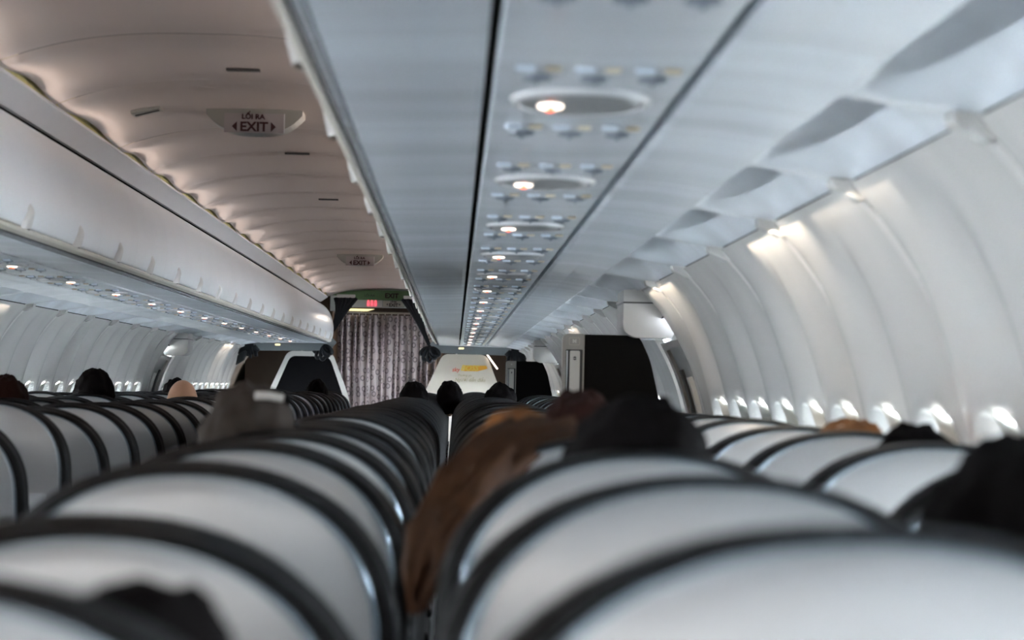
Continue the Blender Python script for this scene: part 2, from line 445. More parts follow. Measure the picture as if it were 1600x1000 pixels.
for a, b in zip(cuts, cuts[1:]):
    L = round(b - a, 3)
    if L not in cache: cache[L] = ceil_geo(L).data('ceiling_panel', 'ceil')
    put('ceiling_panel', cache[L], ceil, (0, a, 0))
for s in (-1, 1):
    g = G().sweep([(0.630, 2.150), (0.630, 2.24), (0.66, 2.24), (0.66, 2.150)], Y0, 26.4, 1, True, True)
    mir(g, s).put('insulation_strip', 'yellow', ceil)
# small slots in the ceiling
for y in (8.0, 10.9, 13.6):
    tag(G().box(-0.055, 0.055, 0, 0.035, 2.236, 2.243).put('ceiling_vent', 'slot', None, (0.06 if y < 9 else 0.05, y, 0)),
        {8.0: 'nearest small dark slot in the arched ceiling', 10.9: 'small dark ceiling slot just beyond the big EXIT sign', 13.6: 'small dark ceiling slot farthest down the arched ceiling'}[y], 'vent', 'ceiling slots')
k = empty('ceiling_speaker', (-0.385, 9.05, 2.205)); tag(k, 'grey rectangular louvre on the arched ceiling near the big EXIT sign', 'vent')
G().box(-0.055, 0.055, -0.06, 0.06, 0.0, 0.014, 0.003).put('cover', 'signh', k, rot=(0, math.radians(-14), 0))
G().box(-0.045, 0.045, -0.008, 0.008, -0.003, 0.002).put('slot', 'slot', k, rot=(0, math.radians(-14), 0))

# fascia above the bins
for s, nm in ((-1, 'trim_1'), (1, 'trim_2')):
    g = G().sweep([(0.684, 2.082), (0.607, 2.137), (0.612, 2.150), (0.625, 2.15), (0.705, 2.085)], Y0, 26.2, 1, True, True)
    tag(mir(g, s).put(nm, 'fascia'), kind='structure')

# ------------------------------------------------------------------ overhead bins
DOORP = [(0.556, 1.676), (0.545, 1.705), (0.536, 1.76), (0.538, 1.83), (0.553, 1.90), (0.583, 1.97), (0.625, 2.025), (0.672, 2.058), (0.69, 2.060)]
def smoothp(p, n=3):
    out = []
    for i in range(len(p) - 1):
        q = [p[max(0, min(len(p) - 1, i + j))] for j in (-1, 0, 1, 2)]
        for k in range(n):
            u = k / n
            out.append(tuple(0.5 * (2 * q[1][c] + (q[2][c] - q[0][c]) * u + (2 * q[0][c] - 5 * q[1][c] + 4 * q[2][c] - q[3][c]) * u * u + (3 * q[1][c] - q[0][c] - 3 * q[2][c] + q[3][c]) * u ** 3) for c in (0, 1)))
    return out + [p[-1]]
BL = 1.005
def bin_proto(s):
    b = empty('overhead_bin')
    dp = smoothp(DOORP); back = [(x + 0.014, z + 0.004) for x, z in reversed(dp)]
    mir(G().sweep(dp + back, 0.0007, BL - 0.0007, 1, True, True), s).put('door', 'binp', b, smooth=True)
    mir(G().sweep([(0.602, 1.652), (0.603, 1.642), (0.61, 1.639), (0.80, 1.645), (0.8125, 1.648), (0.8125, 1.70), (0.602, 1.70)], 0.0015, BL - 0.0015, 1, True, True), s).put('inner_panel', 'under', b)
    mir(G().sweep([(1.1125, 1.70), (1.1125, 1.648), (1.125, 1.643), (1.20, 1.640), (KX, KZ), (KX + 0.004, KZ + 0.03), (1.20, 1.70)], 0.0015, BL - 0.0015, 1, True, True), s).put('outer_panel', 'under', b)
    mir(G().sweep([(0.62, 1.702), (1.32, 1.702), (1.46, 1.72), (1.40, 1.95), (0.74, 2.068), (0.70, 2.064), (0.60, 1.90)], 0, BL, 1, True, True), s).put('body', 'black', b)
    mir(G().sweep([(0.556, 1.674), (0.552, 1.667), (0.556, 1.659), (0.571, 1.650), (0.576, 1.656), (0.565, 1.672)], 0.001, BL - 0.001, 1, True, True), s).put('rail_lip', 'cream', b)
    mir(G().sweep([(0.587, 1.652), (0.585, 1.643), (0.596, 1.639), (0.5995, 1.645), (0.597, 1.655)], 0.004, BL - 0.004, 1, True, True), s).put('rail_lens', 'lens', b)
    mir(G().sweep([(0.560, 1.672), (0.602, 1.655), (0.606, 1.69), (0.57, 1.69)], 0, BL, 1, True, True), s).put('rail_seal', 'black', b)
    # latch: arched cup at the foot of the door
    l = G(); vs = []; fs = []; n = 14; K = 5
    for j in range(K + 1):
        q = 1 - j / K
        for i in range(n + 1):
            a = PI * i / n
            zz = 1.668 + 0.082 * q * math.sin(a) ** 0.9; yy = 0.055 * q * math.cos(a)
            zc = min(1.0, (zz - 1.668) / 0.09)
            xs = 0.555 - 0.02 * min(1, (zz - 1.668) / 0.05) + 0.006 - 0.022 * math.sqrt(max(0, 1 - q * q)) * (1 - 0.4 * zc) - 0.002
            vs.append((xs, BL / 2 + yy, zz))
    for j in range(K):
        for i in range(n): a = j * (n + 1) + i; fs.append((a, a + 1, a + n + 2, a + n + 1))
    l.add(vs, fs)
    mir(l, s).put('latch', 'latch', b, smooth=True)
    return b
NB = 30
for s in (1, -1):
    pb = bin_proto(s)
    for i in range(NB):
        o = pb if i == 0 else copy_tree(pb)
        o.location = (0, Y1 - (NB - i) * BL, 0)
        side = 'over the sunlit window seats' if s > 0 else 'across the aisle, convex door facing the aisle'
        tag(o, ('white overhead bin %s, %s back from the curtain' % (side, nth(NB - 1 - i))), 'overhead bin', 'overhead bins ' + ('above the near seats' if s > 0 else 'across the aisle'))
    ecap = mir(G().sweep(smoothp(DOORP) + [(1.40, 1.95), (1.46, 1.72), (1.30, 1.63), (0.60, 1.64)], Y1, Y1 + 0.04, 1, True, True), s)
    tag(ecap.put('trim_3' if s > 0 else 'trim_4', 'binp'), kind='structure')

# ------------------------------------------------------------------ passenger service panels
PL = 1.42
def psu_proto(s):
    b = empty('service_panel')
    mir(G().sweep([(0.826, 1.652), (0.829, 1.645), (0.96, 1.641), (1.095, 1.645), (1.098, 1.652), (1.098, 1.675), (0.826, 1.675)], 0.001, PL - 0.001, 1, True, True), s).put('panel', 'psu', b)
    for yo in (0.30, 1.03):
        for x in (0.865, 0.945, 1.025):
            zb = 1.6425
            mir(G().box(x - 0.014, x + 0.014, yo - 0.018, yo + 0.018, zb - 0.007, zb, 0.003), s).put('reading_light', 'lamp', b)
            mir(G().box(x + 0.027, x + 0.049, yo - 0.014, yo + 0.014, zb - 0.005, zb, 0.002), s).put('call_button', 'call', b)
            v = mir(G().disc(x + 0.018, yo + 0.095, zb, 0.021, 0.026, 0.006, 16, 0.004), s).put('air_vent', 'vent', b, smooth=True)
            mir(G().box(x + 0.015, x + 0.021, yo + 0.088, yo + 0.108, zb - 0.012, zb - 0.008, 0.002), s).put('vent_tab', 'vent', v)
    yo = 0.66; zb = 1.6425
    rg = G(); n = 36; rr = []
    for q, dz in ((1.0, 0.0), (0.98, -0.006), (0.92, -0.010), (0.86, -0.008), (0.85, 0.0)):
        rr.append([(0.957 + 0.106 * (1 - (1 - q) * 1.0) * math.cos(2 * PI * k / n), yo + 0.150 * q * math.sin(2 * PI * k / n), zb + dz) for k in range(n)])
    rg.add([p for q in rr for p in q], [(j * n + k, j * n + (k + 1) % n, (j + 1) * n + (k + 1) % n, (j + 1) * n + k) for j in range(4) for k in range(n)])
    mir(rg, s).put('sign_ring', 'ring', b, smooth=True)
    sp = mir(G().disc(0.957, yo, zb, 0.088, 0.128, 0.010, 30), s).put('sign_plate', 'greyp', b)
    mir(G().disc(0.957 - 0.044, yo, zb - 0.010, 0.019, 0.032, 0.003, 20), s).put('lit_symbol', 'lit', sp)
    mir(G().box(0.957 - 0.049, 0.957 - 0.039, yo - 0.024, yo + 0.024, zb - 0.0165, zb - 0.012), s).put('lit_cross', 'red', sp)
    return b
ys0 = 3.60 - 0.66 + 0.0
k0 = -3
for s in (1, -1):
    pb = psu_proto(s)
    ylist = [ys0 + PL * k for k in range(-3, 16)] 
    for i, y in enumerate(ylist):
        o = pb if i == 0 else copy_tree(pb)
        o.location = (0, y, 0)
        tag(o, 'overhead service panel with lit oval sign %s, %s from the curtain' % ('above the near seats' if s > 0 else 'across the aisle', nth(len(ylist) - 1 - i)), 'service panel', 'service panels ' + ('above the near seats' if s > 0 else 'across the aisle'))
    ye = ylist[-1] + PL
    tag(mir(G().sweep([(0.822, 1.652), (0.826, 1.645), (1.098, 1.645), (1.102, 1.652), (1.102, 1.675), (0.822, 1.675)], ye, Y1, 1, True, True), s).put('trim_5' if s > 0 else 'trim_6', 'psu'), kind='structure')

# ------------------------------------------------------------------ EXIT signs on the ceiling
def exit_sign(y, z, label):
    o = tag(empty('exit_sign', (0, y, z)), label, 'sign', 'ceiling exit signs')
    hs = []
    for k in range(25):
        t = -1 + 2 * k / 24; hs.append((0.182 * t, -0.068 + 0.068 * min(1, (abs(t) ** 3.2)) * 1.0))
    body = hs + [(0.182, 0.03), (-0.182, 0.03)]
    G().sweep(body, 0.0, 0.16, 1, True, True).put('housing', 'signh', o)
    G().box(-0.112, 0.115, -0.006, 0.0, -0.069, 0.004).put('sign_face', 'signf', o)
    G().box(0.113, 0.116, -0.008, -0.004, -0.069, 0.004).put('divider', 'ring', o)
    text('EXIT', 0.049, 'maroon', o, (0, -0.009, -0.0480), bold=0.0016, sx=1.05)
    text('LỐI RA', 0.026, 'maroon', o, (-0.003, -0.009, -0.0095), bold=0.0010, sx=1.1)
    for q in (-1, 1):
        G().plate([(q * 0.064, -0.027), (q * 0.064, -0.065), (q * 0.083, -0.046)], -0.009, -0.006).put('arrow', 'maroon', o)
    return o
exit_sign(9.19, 2.222, 'larger EXIT sign with LOI RA hanging from the near arched ceiling')
exit_sign(19.4, 2.222, 'smaller EXIT sign with LOI RA far down the ceiling before the curtain')

# ------------------------------------------------------------------ front end: headers, dividers, curtain
YH = 26.3
for s in (1, -1):
    h = tag(empty('divider_header', (0, Y1 + 0.05, 0)), 'grey divider header with lit yellow oval above the ' + ('cream poster' if s > 0 else 'dark framed divider'), 'header')
    mir(G().plate(round_poly([(0.50, 1.65), (0.57, 1.560), (1.36, 1.545), (1.50, 1.60), (1.45, 1.70), (0.55, 1.70)], [0.01, 0.01, 0.02, 0.02, 0.01, 0.01]), 0, 0.06), s).put('board', 'head', h)
    x0, x1 = (0.80, 0.97) if s > 0 else (-1.17, -1.00)
    G().plate(rounded(x0, x1, 1.60, 1.625, 0.012), -0.008, 0.0).put('oval', 'greyp', h)
    G().plate(rounded(x0 + 0.01, x0 + 0.068, 1.603, 1.622, 0.008), -0.012, -0.008).put('lamp', 'yell', h)
# framed divider (across the aisle)
def divider(cx, label, filled):
    o = tag(empty('cabin_divider', (cx, 26.6, 0)), label, 'divider')
    pts = [(-0.56, 0.06), (-0.52, 1.00), (-0.27, 1.555), (0.21, 1.555), (0.43, 1.00), (0.50, 0.06)]
    out = round_poly(pts, [0.02, 0.2, 0.07, 0.08, 0.2, 0.02], 6)
    inn = [((x + 0.02) * 0.89 - 0.02, z * 0.965 - 0.0 if z > 0.5 else z + 0.03) for x, z in out]
    n = len(out); vs = []; fs = []
    for y in (-0.02, 0.02):
        vs += [(x, y, z) for x, z in out] + [(x, y, z) for x, z in inn]
    for k in range(n):
        k2 = (k + 1) % n
        fs += [(k, k2, n + k2, n + k), (2 * n + k, 3 * n + k, 3 * n + k2, 2 * n + k2), (k, 2 * n + k, 2 * n + k2, k2), (n + k, n + k2, 3 * n + k2, 3 * n + k)]
    G().add(vs, fs).put('frame', 'white' if not filled else 'poster', o)
    G().plate(inn, -0.012, 0.012).put('divider_panel', 'poster' if filled else 'black', o)
    for q in (-0.12, 0.10): 
        G().tube([(q, 0, 1.54), (q, 0, 1.60)], 0.008).put('bracket', 'white', o)
    return o
divider(-0.78, 'white rounded frame divider with dark panel ahead of the seats across the aisle', False)
dv = divider(0.91, 'cream divider with orange and yellow lettering beyond the near seats', True)
G().plate([(-0.02 - 0.02, 1.372), (0.11, 1.372), (0.20, 1.395), (0.27, 1.435), (0.14, 1.435), (-0.03, 1.435)], -0.017, -0.014).put('emblem', 'orange', dv)
text('BOSS', 0.082, 'gold', dv, (0.022, -0.022, 1.403), shear=0.3, bold=0.003, sx=1.0)
text('sky', 0.062, 'redp', dv, (-0.125, -0.020, 1.385), shear=0.15, bold=0.001)
text('Thương gia', 0.034, 'olive', dv, (-0.03, -0.020, 1.325), shear=0.3)
text('Người dẫn đầu', 0.052, 'olive', dv, (0.03, -0.020, 1.275), shear=0.3)
# galley header with signs
h = tag(empty('galley_header', (0.0, 26.55, 0)), 'white galley header with green strip, red lavatory sign and EXIT sign', 'header')
G().plate(round_poly([(-0.44, 2.045), (0.44, 2.045), (0.56, 2.165), (-0.56, 2.165)], 0.01), 0, 0.05).put('board', 'white', h)
G().plate([(-0.58, 2.172), (-0.48, 2.160), (-0.40, 2.125), (0.36, 2.125), (0.42, 2.155), (0.58, 2.17), (0.56, 2.22), (0.25, 2.232), (-0.2, 2.232), (-0.56, 2.205)], -0.05, -0.01).put('green_strip', 'green', h)
G().plate([(-0.60, 2.00), (-0.60, 2.25), (0.60, 2.25), (0.60, 2.00), (0.5, 2.0), (0.42, 2.20), (-0.42, 2.20), (-0.5, 2.0)], 0.02, 0.08).put('backing', 'white', h)
text('LỐI RA', 0.034, 'maroon', h, (-0.17, -0.056, 2.172), sx=1.1)
text('EXIT', 0.072, 'maroon', h, (0.07, -0.056, 2.172), bold=0.0025)
G().plate(rounded(-0.03, 0.21, 2.055, 2.125, 0.004), -0.006, 0.0).put('sign_border', 'greyp', h)
G().plate(rounded(-0.026, 0.206, 2.058, 2.122, 0.004), -0.008, -0.006).put('sign_face', 'poster', h)
text('EXIT', 0.048, 'maroon', h, (0.09, -0.013, 2.074), bold=0.0020)
text('LỐI RA', 0.022, 'maroon', h, (0.09, -0.013, 2.110), bold=0.0012)
for q in (-1, 1):
    G().plate([(0.09 + q * 0.06, 2.095), (0.09 + q * 0.06, 2.068), (0.09 + q * 0.078, 2.082)], -0.013, -0.008).put('arrow', 'maroon', h)
for i, q in enumerate((-0.185, -0.145, -0.105)):
    fg = G().box(q - 0.013, q + 0.013, -0.008, 0, 2.083, 2.108, 0.003)
    fg.box(q - 0.013, q - 0.002, -0.008, 0, 2.060, 2.082); fg.box(q + 0.002, q + 0.013, -0.008, 0, 2.060, 2.082)
    fg.disc(q, -0.004, 2.124, 0.009, 0.004, 0.014, 10)
    fg.put('lavatory_symbol', 'pink', h)
lp = tag(G().plate(round_poly([(-0.45, 2.035), (-0.12, 2.035), (-0.2, 2.01), (-0.45, 2.01)], 0.008), 0, 0.03).put('galley_lamp', 'yell', None, (0, 26.75, 0)), 'warm yellow lamp strip in the dark slot above the curtain rail', 'lamp')
tag(G().tube([(-0.56, 26.72, 1.992), (0.56, 26.72, 1.992)], 0.011).put('curtain_rail', 'cream'), 'cream curtain rail under the galley header', 'rail')
for k, x in enumerate([-0.50 + 0.071 * i for i in range(16)]):
    tag(G().tube([(x, 26.72, 1.985), (x, 26.72, 1.955)], 0.004).put('curtain_hook', 'white'), 'small white hook holding the pleated curtain on its rail', 'hook', 'curtain hooks')
# curtain
g = G(); NX, NZ = 260, 24; vs = []; fs = []; uvs = []
for i in range(NX + 1):
    t = i / NX; x = -0.52 + 1.10 * t; ph = 2 * PI * 15 * t + 0.8 * math.sin(9 * t)
    for j in range(NZ + 1):
        z = 1.965 - 1.93 * j / NZ
        a = 0.034 + 0.014 * math.sin(j * 0.3 + i * 0.02)
        vs.append((x + 0.010 * math.sin(ph * 0.5 + j * 0.1), 26.72 + a * math.sin(ph) + 0.006 * math.sin(2.3 * ph + j * 0.2), z)); uvs.append((t * 1.9, 1.93 * j / NZ))
for i in range(NX):
    for j in range(NZ): a = i * (NZ + 1) + j; fs.append((a, a + 1, a + NZ + 2, a + NZ + 1))
me = data('curtain', vs, fs, 'curtain'); ul = me.uv_layers.new(name='UVMap')
for lp_ in me.loops: ul.data[lp_.index].uv = uvs[lp_.vertex_index]
tag(put('curtain', me), 'mauve grey pleated curtain with dark ring pattern closing the aisle', 'curtain')

# tied black curtain straps
def strap(s):
    top = Vector((s * 0.36 - 0.055, 26.24, 2.135)); kn = Vector((s * 0.575 - 0.065, 26.20, 1.605))
    o = tag(empty('tied_strap', top), 'black pleated ribbon tied in loops at the ' + ('poster side of the curtain' if s > 0 else 'curtain edge beside the framed divider'), 'strap')
    d = kn - top
    g = G()
    for k in range(9):
        q = (k - 4) / 4; 
        pts = []; rad = []
        for i in range(13):
            t = i / 12; w = 0.10 * (1 - t) ** 3.0 * (1 if t < 0.95 else 0.6) + 0.012
            sag = 0.05 * math.sin(PI * t)
            pts.append((d.x * (t ** 1.25) + q * w + 0.0, 0.012 * (k % 2) * (1 - t), d.z * t)); rad.append(0.0155 * (1 - t) + 0.008)
        g.tube(pts, rad, 6, 0.5)
    g.put('ribbon', 'strap', o, smooth=True)
    G().box(-0.10, 0.10, -0.01, 0.02, 0.0, 0.035, 0.003).put('white_heading', 'white', o)
    angs = (-62, -30, -4, 24, 52)
    for i, a in enumerate(angs):
        a = math.radians(a); L = 0.17 if i in (1, 2) else 0.14
        ax = Vector((math.sin(a), 0, -math.cos(a))); sd = Vector((math.cos(a), 0, math.sin(a)))
        pts = []
        for k in range(17):
            t = 2 * PI * k / 16
            pts.append(d + ax * (L * 0.42) * (1 - math.cos(t)) + sd * 0.030 * math.sin(t) + Vector((0, -0.012 * i, 0)))
        G().tube(pts, 0.019, 6, 1.6, False).put('loop', 'strap', o, smooth=True)
    G().tube([d + Vector((-0.02, 0, 0.02)), d, d + Vector((0.02, 0, -0.02))], 0.026, 8).put('knot', 'strap', o, smooth=True)
strap(-1); strap(1)
# black bundles where the side curtains are tied to the walls
for s in (-1, 1):
    o = tag(empty('curtain_bundle', (s * 1.45, 25.9, 1.60)), 'black tied curtain bundle hanging by the side wall ' + ('above the dark seat panel' if s > 0 else 'across the aisle'), 'curtain')
    g = G(); random.seed(3)
    for k in range(7):
        x = -0.06 + 0.02 * k
        g.tube([(x, 0, 0.03), (x * 0.8 - s * 0.01, -0.01, -0.04), (x * 1.2, 0, -0.10 - 0.02 * (k % 3))], [0.02, 0.03, 0.016], 7)
    g.put('folds', 'strap', o, smooth=True)
    g = G(); g.tube([(s * 0.0, 0, -0.06), (s * 0.05, 0, -0.14), (s * 0.10, 0, -0.215)], [0.035, 0.045, 0.006], 8)
    g.put('tail', 'strap', o, smooth=True)
    g = G(); g.tube([(-s * 0.03, 0, -0.05), (-s * 0.10, 0, -0.03), (-s * 0.14, 0, -0.06)], [0.03, 0.035, 0.02], 8)
    g.tube([(-s * 0.10, 0, -0.05), (-s * 0.11, 0, -0.12)], [0.02, 0.022], 6)
    g.put('bow', 'strap', o, smooth=True)
# galley structures beyond
tag(G().box(0.62, 1.60, 27.6, 28.98, 0.001, 2.2, 0.01).put('galley_cabinet', 'dark', None), 'dark brown cabinet beyond the cream poster', 'cabinet')
tag(G().box(-1.60, -0.62, 27.6, 28.98, 0.001, 2.2, 0.01).put('galley_cabinet', 'dark', None), 'dark brown cabinet beyond the white framed divider', 'cabinet')
tag(G().tube([(1.11, 26.55, 1.575), (1.24, 26.55, 1.40)], 0.008).put('edge_lamp', 'lit'), 'bright slanting light strip beside the cream poster', 'lamp')

# ------------------------------------------------------------------ attendant station panels
def station(y, label):
    o = tag(empty('attendant_seat', (1.20, y, 0)), label, 'attendant seat', 'attendant seats by the exit doors')
    pts = round_poly([(0.085, 0.15), (0.085, 1.425), (0.30, 1.425), (0.345, 1.33), (0.40, 1.10), (0.42, 0.80), (0.42, 0.15)], [0, 0.004, 0.03, 0.03, 0.05, 0.05, 0], 5)
    G().plate(pts, 0.0, 0.10).put('dark_back', 'leather', o)
    G().plate(round_poly([(0.0, 0.0), (0.0, 1.427), (0.085, 1.427), (0.085, 0.0)], [0, 0.022, 0.002, 0], 5), -0.012, 0.11).put('post', 'post', o)
    G().plate(rounded(0.012, 0.078, 0.95, 1.365, 0.004), -0.016, -0.012).put('recess', 'slot', o)
    h = G().plate(rounded(0.026, 0.066, 1.17, 1.36, 0.006), -0.045, -0.014).put('handset', 'handset', o)
    G().disc(0.046, 0, 0, 0.007, 0.007, 0.002, 16).put('logo_disc', 'slot', h, (0, -0.045, 1.33), rot=(-PI / 2, 0, 0))
    G().box(0.037, 0.055, -0.0485, -0.046, 1.3285, 1.3315).put('logo_bar', 'handset', h)
    G().tube([(0.018, -0.02, 1.36), (0.018, -0.02, 0.98)], 0.004).put('handset_rail', 'metal', o)
    lb = G().plate(rounded(0.024, 0.066, 1.382, 1.412, 0.005), -0.015, -0.012).put('placard', 'cream', o)
    G().plate(rounded(0.026, 0.064, 1.384, 1.410, 0.004), -0.016, -0.015).put('placard_field', 'post', lb)
    text('M', 0.020, 'handset', lb, (0.045, -0.0175, 1.397), bold=0.001)
    G().box(0.10, 0.40, -0.02, 0.0, 0.30, 0.62, 0.01).put('folded_seat', 'leather', o)
station(9.55, 'larger dark attendant seat back with grey post and white handset')
station(20.2, 'smaller dark attendant seat back with grey post, farther down the cabin')

# ------------------------------------------------------------------ passenger seats
HW = 0.231; ZT = 1.150; ZS = 0.40; ZB = 0.95
def spine(z):
    t = max(0, min(1, (z - 0.45) / 0.62))
    return 0.11 * (1 - t) ** 1.3 + 0.022 * max(0, (z - 0.99) / 0.16) ** 2
def halfw(z, i):
    top = ZT - i * 0.35; zb = ZB
    hw = HW - i
    if z <= zb: return hw * (1 - 0.03 * max(0, (zb - z) / 0.5))
    u = min(1, (z - zb) / (top - zb))
    return hw * (1 - u ** 2.5) ** (1 / 2.2)
def zlev(i, n=22):
    top = ZT - i * 0.35
    zs = [ZS + i * 0.3 + (ZB - ZS - i * 0.3) * k / 6 for k in range(6)]
    zs += [ZB + (top - ZB) * math.sin(PI / 2 * k / (n - 6)) for k in range(n - 5)]
    return zs
def ring(i, yo):
    zs = zlev(i); L = [(-halfw(z, i), spine(z) + yo, z) for z in zs]
    Rr = [(halfw(z, i), spine(z) + yo, z) for z in reversed(zs[:-1])]
    return L + Rr
def loft(rings, g=None, close=True):
    g = g or G(); n = len(rings[0]); vs = [p for q in rings for p in q]; fs = []
    for j in range(len(rings) - 1):
        for k in range(n if close else n - 1): fs.append((j * n + k, j * n + (k + 1) % n, (j + 1) * n + (k + 1) % n, (j + 1) * n + k))
    return g.add(vs, fs)
def cap(g, i, yo, bulge, nx=8):
    zs = zlev(i); vs = []; fs = []
    for z in zs:
        w = halfw(z, i)
        for k in range(nx + 1):
            q = -1 + 2 * k / nx; b = bulge * (1 - q * q) * min(1, w / 0.1); vs.append((w * q, spine(z) + yo + b, z))
    for a in range(len(zs) - 1):
        for k in range(nx): p = a * (nx + 1) + k; fs.append((p, p + 1, p + nx + 2, p + nx + 1))
    return g.add(vs, fs)
def seat_proto():
    o = empty('passenger_seat')
    piv = (0, 0.10, 0.45)
    g = loft([ring(0.004, 0.018), ring(-0.003, 0.035), ring(0.006, 0.060), ring(0.035, 0.085), ring(0.08, 0.095)]); cap(g, 0.08, 0.095, 0.010)
    for v in g.v: v -= Vector(piv)
    back = g.put('backrest', 'leather', o, piv, smooth=True)
    def sub(g, name, m, smooth=True):
        for v in g.v: v -= Vector(piv)
        return g.put(name, m, back, smooth=smooth)
    g = loft([ring(0.022, 0.004), ring(0.020, -0.006), ring(0.011, -0.008), ring(0.003, 0.0), ring(0.0, 0.010), ring(0.004, 0.022)]); sub(g, 'edge_trim', 'edge')
    g = loft([ring(0.027, 0.002), ring(0.026, -0.006), ring(0.023, -0.008), ring(0.020, -0.004)]); sub(g, 'bead', 'bead')
    g = loft([ring(0.026, 0.0), ring(0.029, -0.004)]); cap(g, 0.029, -0.004, -0.010); sub(g, 'back_shell', 'shell')
    # tray table and its latch, literature pocket
    g = G(); 
    def sheet(x0, x1, z0, z1, yo, th, nx=6, nz=6):
        vs = []; fs = []
        for lay in (0, 1):
            for a in range(nz + 1):
                z = z0 + (z1 - z0) * a / nz
                for k in range(nx + 1): vs.append((x0 + (x1 - x0) * k / nx, spine(z) + yo + lay * th, z))
        n1 = (nx + 1) * (nz + 1)
        for a in range(nz):
            for k in range(nx):
                p = a * (nx + 1) + k; fs.append((p, p + 1, p + nx + 2, p + nx + 1)); fs.append((p + n1, p + n1 + nx + 1, p + n1 + nx + 2, p + n1 + 1))
        bd = [k for k in range(nx + 1)] + [a * (nx + 1) + nx for a in range(1, nz + 1)] + [nz * (nx + 1) + k for k in range(nx - 1, -1, -1)] + [a * (nx + 1) for a in range(nz - 1, 0, -1)]
        for i in range(len(bd)): p, q = bd[i], bd[(i + 1) % len(bd)]; fs.append((q, p, p + n1, q + n1))
        return G().add(vs, fs)
    sub(sheet(-0.17, 0.17, 0.66, 0.90, -0.026, 0.012), 'tray_table', 'tray', False)
    lt = sub(G().box(-0.02, 0.02, spine(0.915) - 0.028, spine(0.915) - 0.012, 0.895, 0.93, 0.003), 'tray_latch', 'edge', False)
    sub(sheet(-0.165, 0.165, 0.44, 0.62, -0.030, 0.02), 'pocket', 'leather', False)
    G().box(-0.215, 0.215, 0.10, 0.58, 0.36, 0.46, 0.025).put('seat_cushion', 'leather', o)
    for x in (-0.222, 0.222):
        G().box(x - 0.017, x + 0.017, 0.10, 0.50, 0.60, 0.64, 0.012).put('armrest', 'edge', o)
        G().tube([(x, 0.16, 0.34), (x, 0.13, 0.61)], 0.013).put('armrest_post', 'metal', o)
        G().tube([(x * 0.8, 0.20, 0.37), (x * 0.8, 0.12, 0.0)], 0.016).put('leg', 'metal', o)
        G().tube([(x * 0.8, 0.50, 0.37), (x * 0.8, 0.54, 0.0)], 0.016).put('leg', 'metal', o)
    return o
proto = seat_proto(); used = False
DY = 0.71; YR = 1.22
cols = [('D', 0.492, YR, 'aisle column of the near block'), ('E', 0.995, YR, 'middle column of the near block'), ('F', 1.455, YR, 'window column of the near block'),
        ('C', -0.500, YR - 0.24, 'aisle column across the aisle'), ('B', -0.975, YR - 0.24, 'middle column across the aisle'), ('A', -1.440, YR - 0.24, 'window column across the aisle')]
drop = {('D', 0): (-0.035, 2), ('D', 1): (-0.027, 2), ('D', 2): (-0.010, 0), ('E', 0): (-0.004, 0), ('E', 1): (-0.004, 0)}
NR = 34
random.seed(11)
for c, x, y0, where in cols:
    n = 0
    for k in range(NR):
        y = y0 + DY * k
        if y > 25.4: continue
        if c in 'F' and any(a - 0.35 < y < b + 0.05 for a, b in DOORS_R): continue
        if c in 'A' and any(a - 0.35 < y < b + 0.05 for a, b in DOORS_L): continue
        px = 711 + F * (x - CX) / y
        if c in 'ABC' and px < -700 * (1 if c == 'C' else 0.6): continue
        if not used: o = proto; used = True
        else: o = copy_tree(proto)
        dz, rc = drop.get((c, k), (random.uniform(-0.003, 0.003), random.uniform(-1.0, 1.5)))
        if c in 'ABC' and k != 8: rc += random.choice((9, 11, 12, 7))
        if c == 'D' and k > 0: rc += 9
        th = math.radians(rc); yb = y + (-0.055 + 0.055 * math.cos(th) + 0.70 * math.sin(th))
        o.location = (x, yb, dz)
        for ch in o.children:
            if ch.name.startswith('backrest'): ch.rotation_euler = (math.radians(rc), 0, 0)
        tag(o, 'grey-backed black-edged seat in the %s, %s seen from the camera' % (where, nth(n)), 'seat', 'seats in the ' + where)
        n += 1

